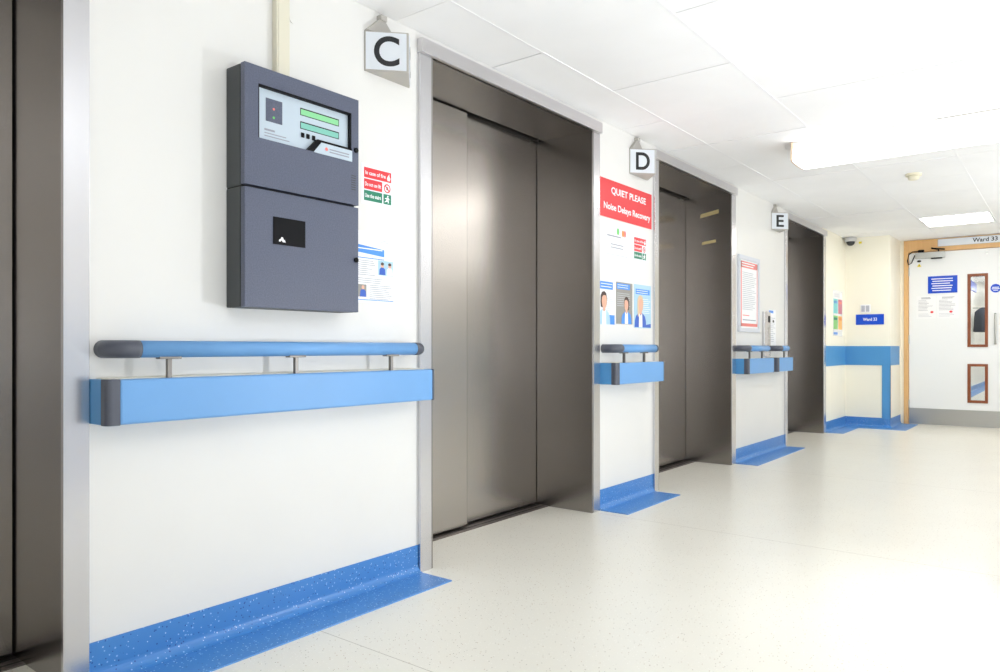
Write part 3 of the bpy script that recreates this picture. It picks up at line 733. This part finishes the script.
# ------------------------------------------------------------------ beyond the glass
for yy in (13.0, 17.5, 22.0):
    b = MB(); b.box(m['lamp2'], .9, 2.1, yy, yy+.6, 2.385, 2.3995)
    tag(b.build('ceiling_panel', loc=(1.5, yy, 2.39)), 'bright ceiling light panel in the ward seen through the door window', 'ceiling light', 'ward ceiling lights')
PL = Pl((.45, 0, 0), (0, 1, 0), (0, 0, 1), (1, 0, 0))
b = MB(); b.pbox(m['signblue'], PL, 17.7, 18.8, 2.09, 2.28, .0005, .02); tag(b.build('wall_sign', loc=(.45, 18.2, 2.1)), 'blue sign on the ward wall seen through the upper door window', 'sign')
t = thing('hanging_coat', (.47, 18.2, 1.1), 'dark coat hanging on the ward wall, seen through the upper door window', 'coat')
b = MB(); b.lathe(m['coat'], (.64, 18.2, 1.74), [(.03, 0), (.09, .03), (.155, .09), (.165, .2), (.17, .36), (.18, .5), (.15, .51)], n=20); b.build('body', t)
b = MB(); b.box(m['closer'], .4505, .64, 18.19, 18.21, 1.72, 1.745); b.build('hook', t)

# ------------------------------------------------------------------ ceiling lights and detector
def batten(x0, x1, y0, y1, lab):
    t = thing('ceiling_light', ((x0+x1)/2, (y0+y1)/2, CEIL), lab, 'ceiling light', 'surface-mounted ceiling lights')
    zb = CEIL-.105
    b = MB(); b.box(m['lightbody'], x0+.004, x1-.004, y0+.03, y1-.03, CEIL-.05, CEIL-.004, .003); b.build('housing', t)
    P = Pl((x0+.012, 0, 0), (0, 1, 0), (0, 0, 1), (1, 0, 0)); c = (y0+y1)/2; w = (y1-y0)/2
    prof = [(y0+.004, CEIL-.05), (y0, zb), (y0+.006, zb-.012), (y0+.022, zb-.019), (c, zb-.022), (y1-.022, zb-.019), (y1-.006, zb-.012), (y1, zb), (y1-.004, CEIL-.05)]
    b = MB(); b.poly(m['lamp'], P, prof, 0, x1-x0-.024); b.build('diffuser', t)
    for xx, s in ((x0, 1), (x1-.012, 1)):
        b = MB(); b.poly(m['endcap'], Pl((xx, 0, 0), (0, 1, 0), (0, 0, 1), (1, 0, 0)), [(a, z) for a, z in prof[:1]+prof[1:]]+[(y1-.01, CEIL-.004), (y0+.01, CEIL-.004)], 0, .012); b.build('end_cap', t)
batten(.712, 2.51, 4.665, 4.945, 'long bright fluorescent fitting running across the ceiling in front of the doors')
batten(2.2, 4.0, 6.9, 7.18, 'unseen fluorescent fitting added on the right to brighten the ward door end')  # unseen batten added to light the far end
batten(1.9, 3.70, .95, 1.23, 'fluorescent fitting on the ceiling above the camera')
batten(1.9, 3.70, -1.9, -1.62, 'fluorescent fitting on the ceiling behind the camera')
t = thing('recessed_light', (1.185, 8.51, CEIL), 'square recessed light panel in the ceiling near the ward door', 'ceiling light')
x0, x1, y0, y1 = TR
b = MB()
for q in ((x0-.02, x1+.02, y0-.02, y0), (x0-.02, x1+.02, y1, y1+.02), (x0-.02, x0, y0, y1), (x1, x1+.02, y0, y1)): b.box(m['tbar'], *q, CEIL-.004, CEIL+.05)
b.build('trim_frame', t)
b = MB(); b.box(m['lamp2'], x0, x1, y0, y1, CEIL+.004, CEIL+.012); b.build('diffuser', t)
t = thing('smoke_detector', (1.168, 6.08, CEIL), 'round cream smoke detector on the ceiling between the two lights', 'smoke detector')
b = MB(); b.lathe(m['smoke'], (1.168, 6.08, CEIL-.0005), [(.052, 0), (.054, .004), (.052, .016)]); b.build('base', t)
b = MB(); b.lathe(m['smoke'], (1.168, 6.08, CEIL-.016), [(.036, 0), (.038, .012), (.034, .024), (.02, .030), (.004, .031)]); b.build('chamber', t)

# ------------------------------------------------------------------ lights, camera, view
la = bpy.data.lights.new('photo_lamp', 'AREA'); la.shape = 'DISK'; la.size = .12; la.energy = 21; la.color = (.93, .96, 1)
lo = bpy.data.objects.new('photo_lamp', la); COL.objects.link(lo); lo.location = (2.28, 3.06, .72)
lo.rotation_euler = (Vector((0, 1.9, 1.5))-Vector(lo.location)).to_track_quat('-Z', 'Y').to_euler()

for by in (.6, 3.6, 6.6):                             # lamps added to brighten the ceiling, unseen to the right
    lb = bpy.data.lights.new('ceiling_fill_lamp', 'AREA'); lb.shape = 'DISK'; lb.size = .5; lb.energy = 48 if by < 1 else 30; lb.color = (.92, .96, 1)
    bo = bpy.data.objects.new('ceiling_fill_lamp', lb); COL.objects.link(bo); bo.location = (3.2, by, .95)
    bo.rotation_euler = (Vector((2.85, by+.4, 2.17))-Vector(bo.location)).to_track_quat('-Z', 'Y').to_euler()

w = bpy.data.worlds.new('world'); SC.world = w; w.use_nodes = True
w.node_tree.nodes['Background'].inputs[0].default_value = (0, 0, 0, 1)

cam = bpy.data.cameras.new('camera'); co = bpy.data.objects.new('camera', cam); COL.objects.link(co)
TH = math.atan(571/736)
co.location = (2.074, 0, .9); co.rotation_euler = (PI/2, 0, TH)
cam.sensor_width = 36; cam.lens = 36*736/1000; cam.shift_y = .012; cam.clip_start = .02
SC.camera = co
SC.view_settings.view_transform = 'Standard'; SC.view_settings.look = 'None'; SC.view_settings.gamma = 1
SC.view_settings.use_curve_mapping = False
SC.view_settings.exposure = -0.30
SC.cycles.use_denoising = True
SC.cycles.max_bounces = 14; SC.cycles.diffuse_bounces = 8
SC.cycles.sample_clamp_indirect = 6
for o in SC.objects:
    if '_org' in o: del o['_org']
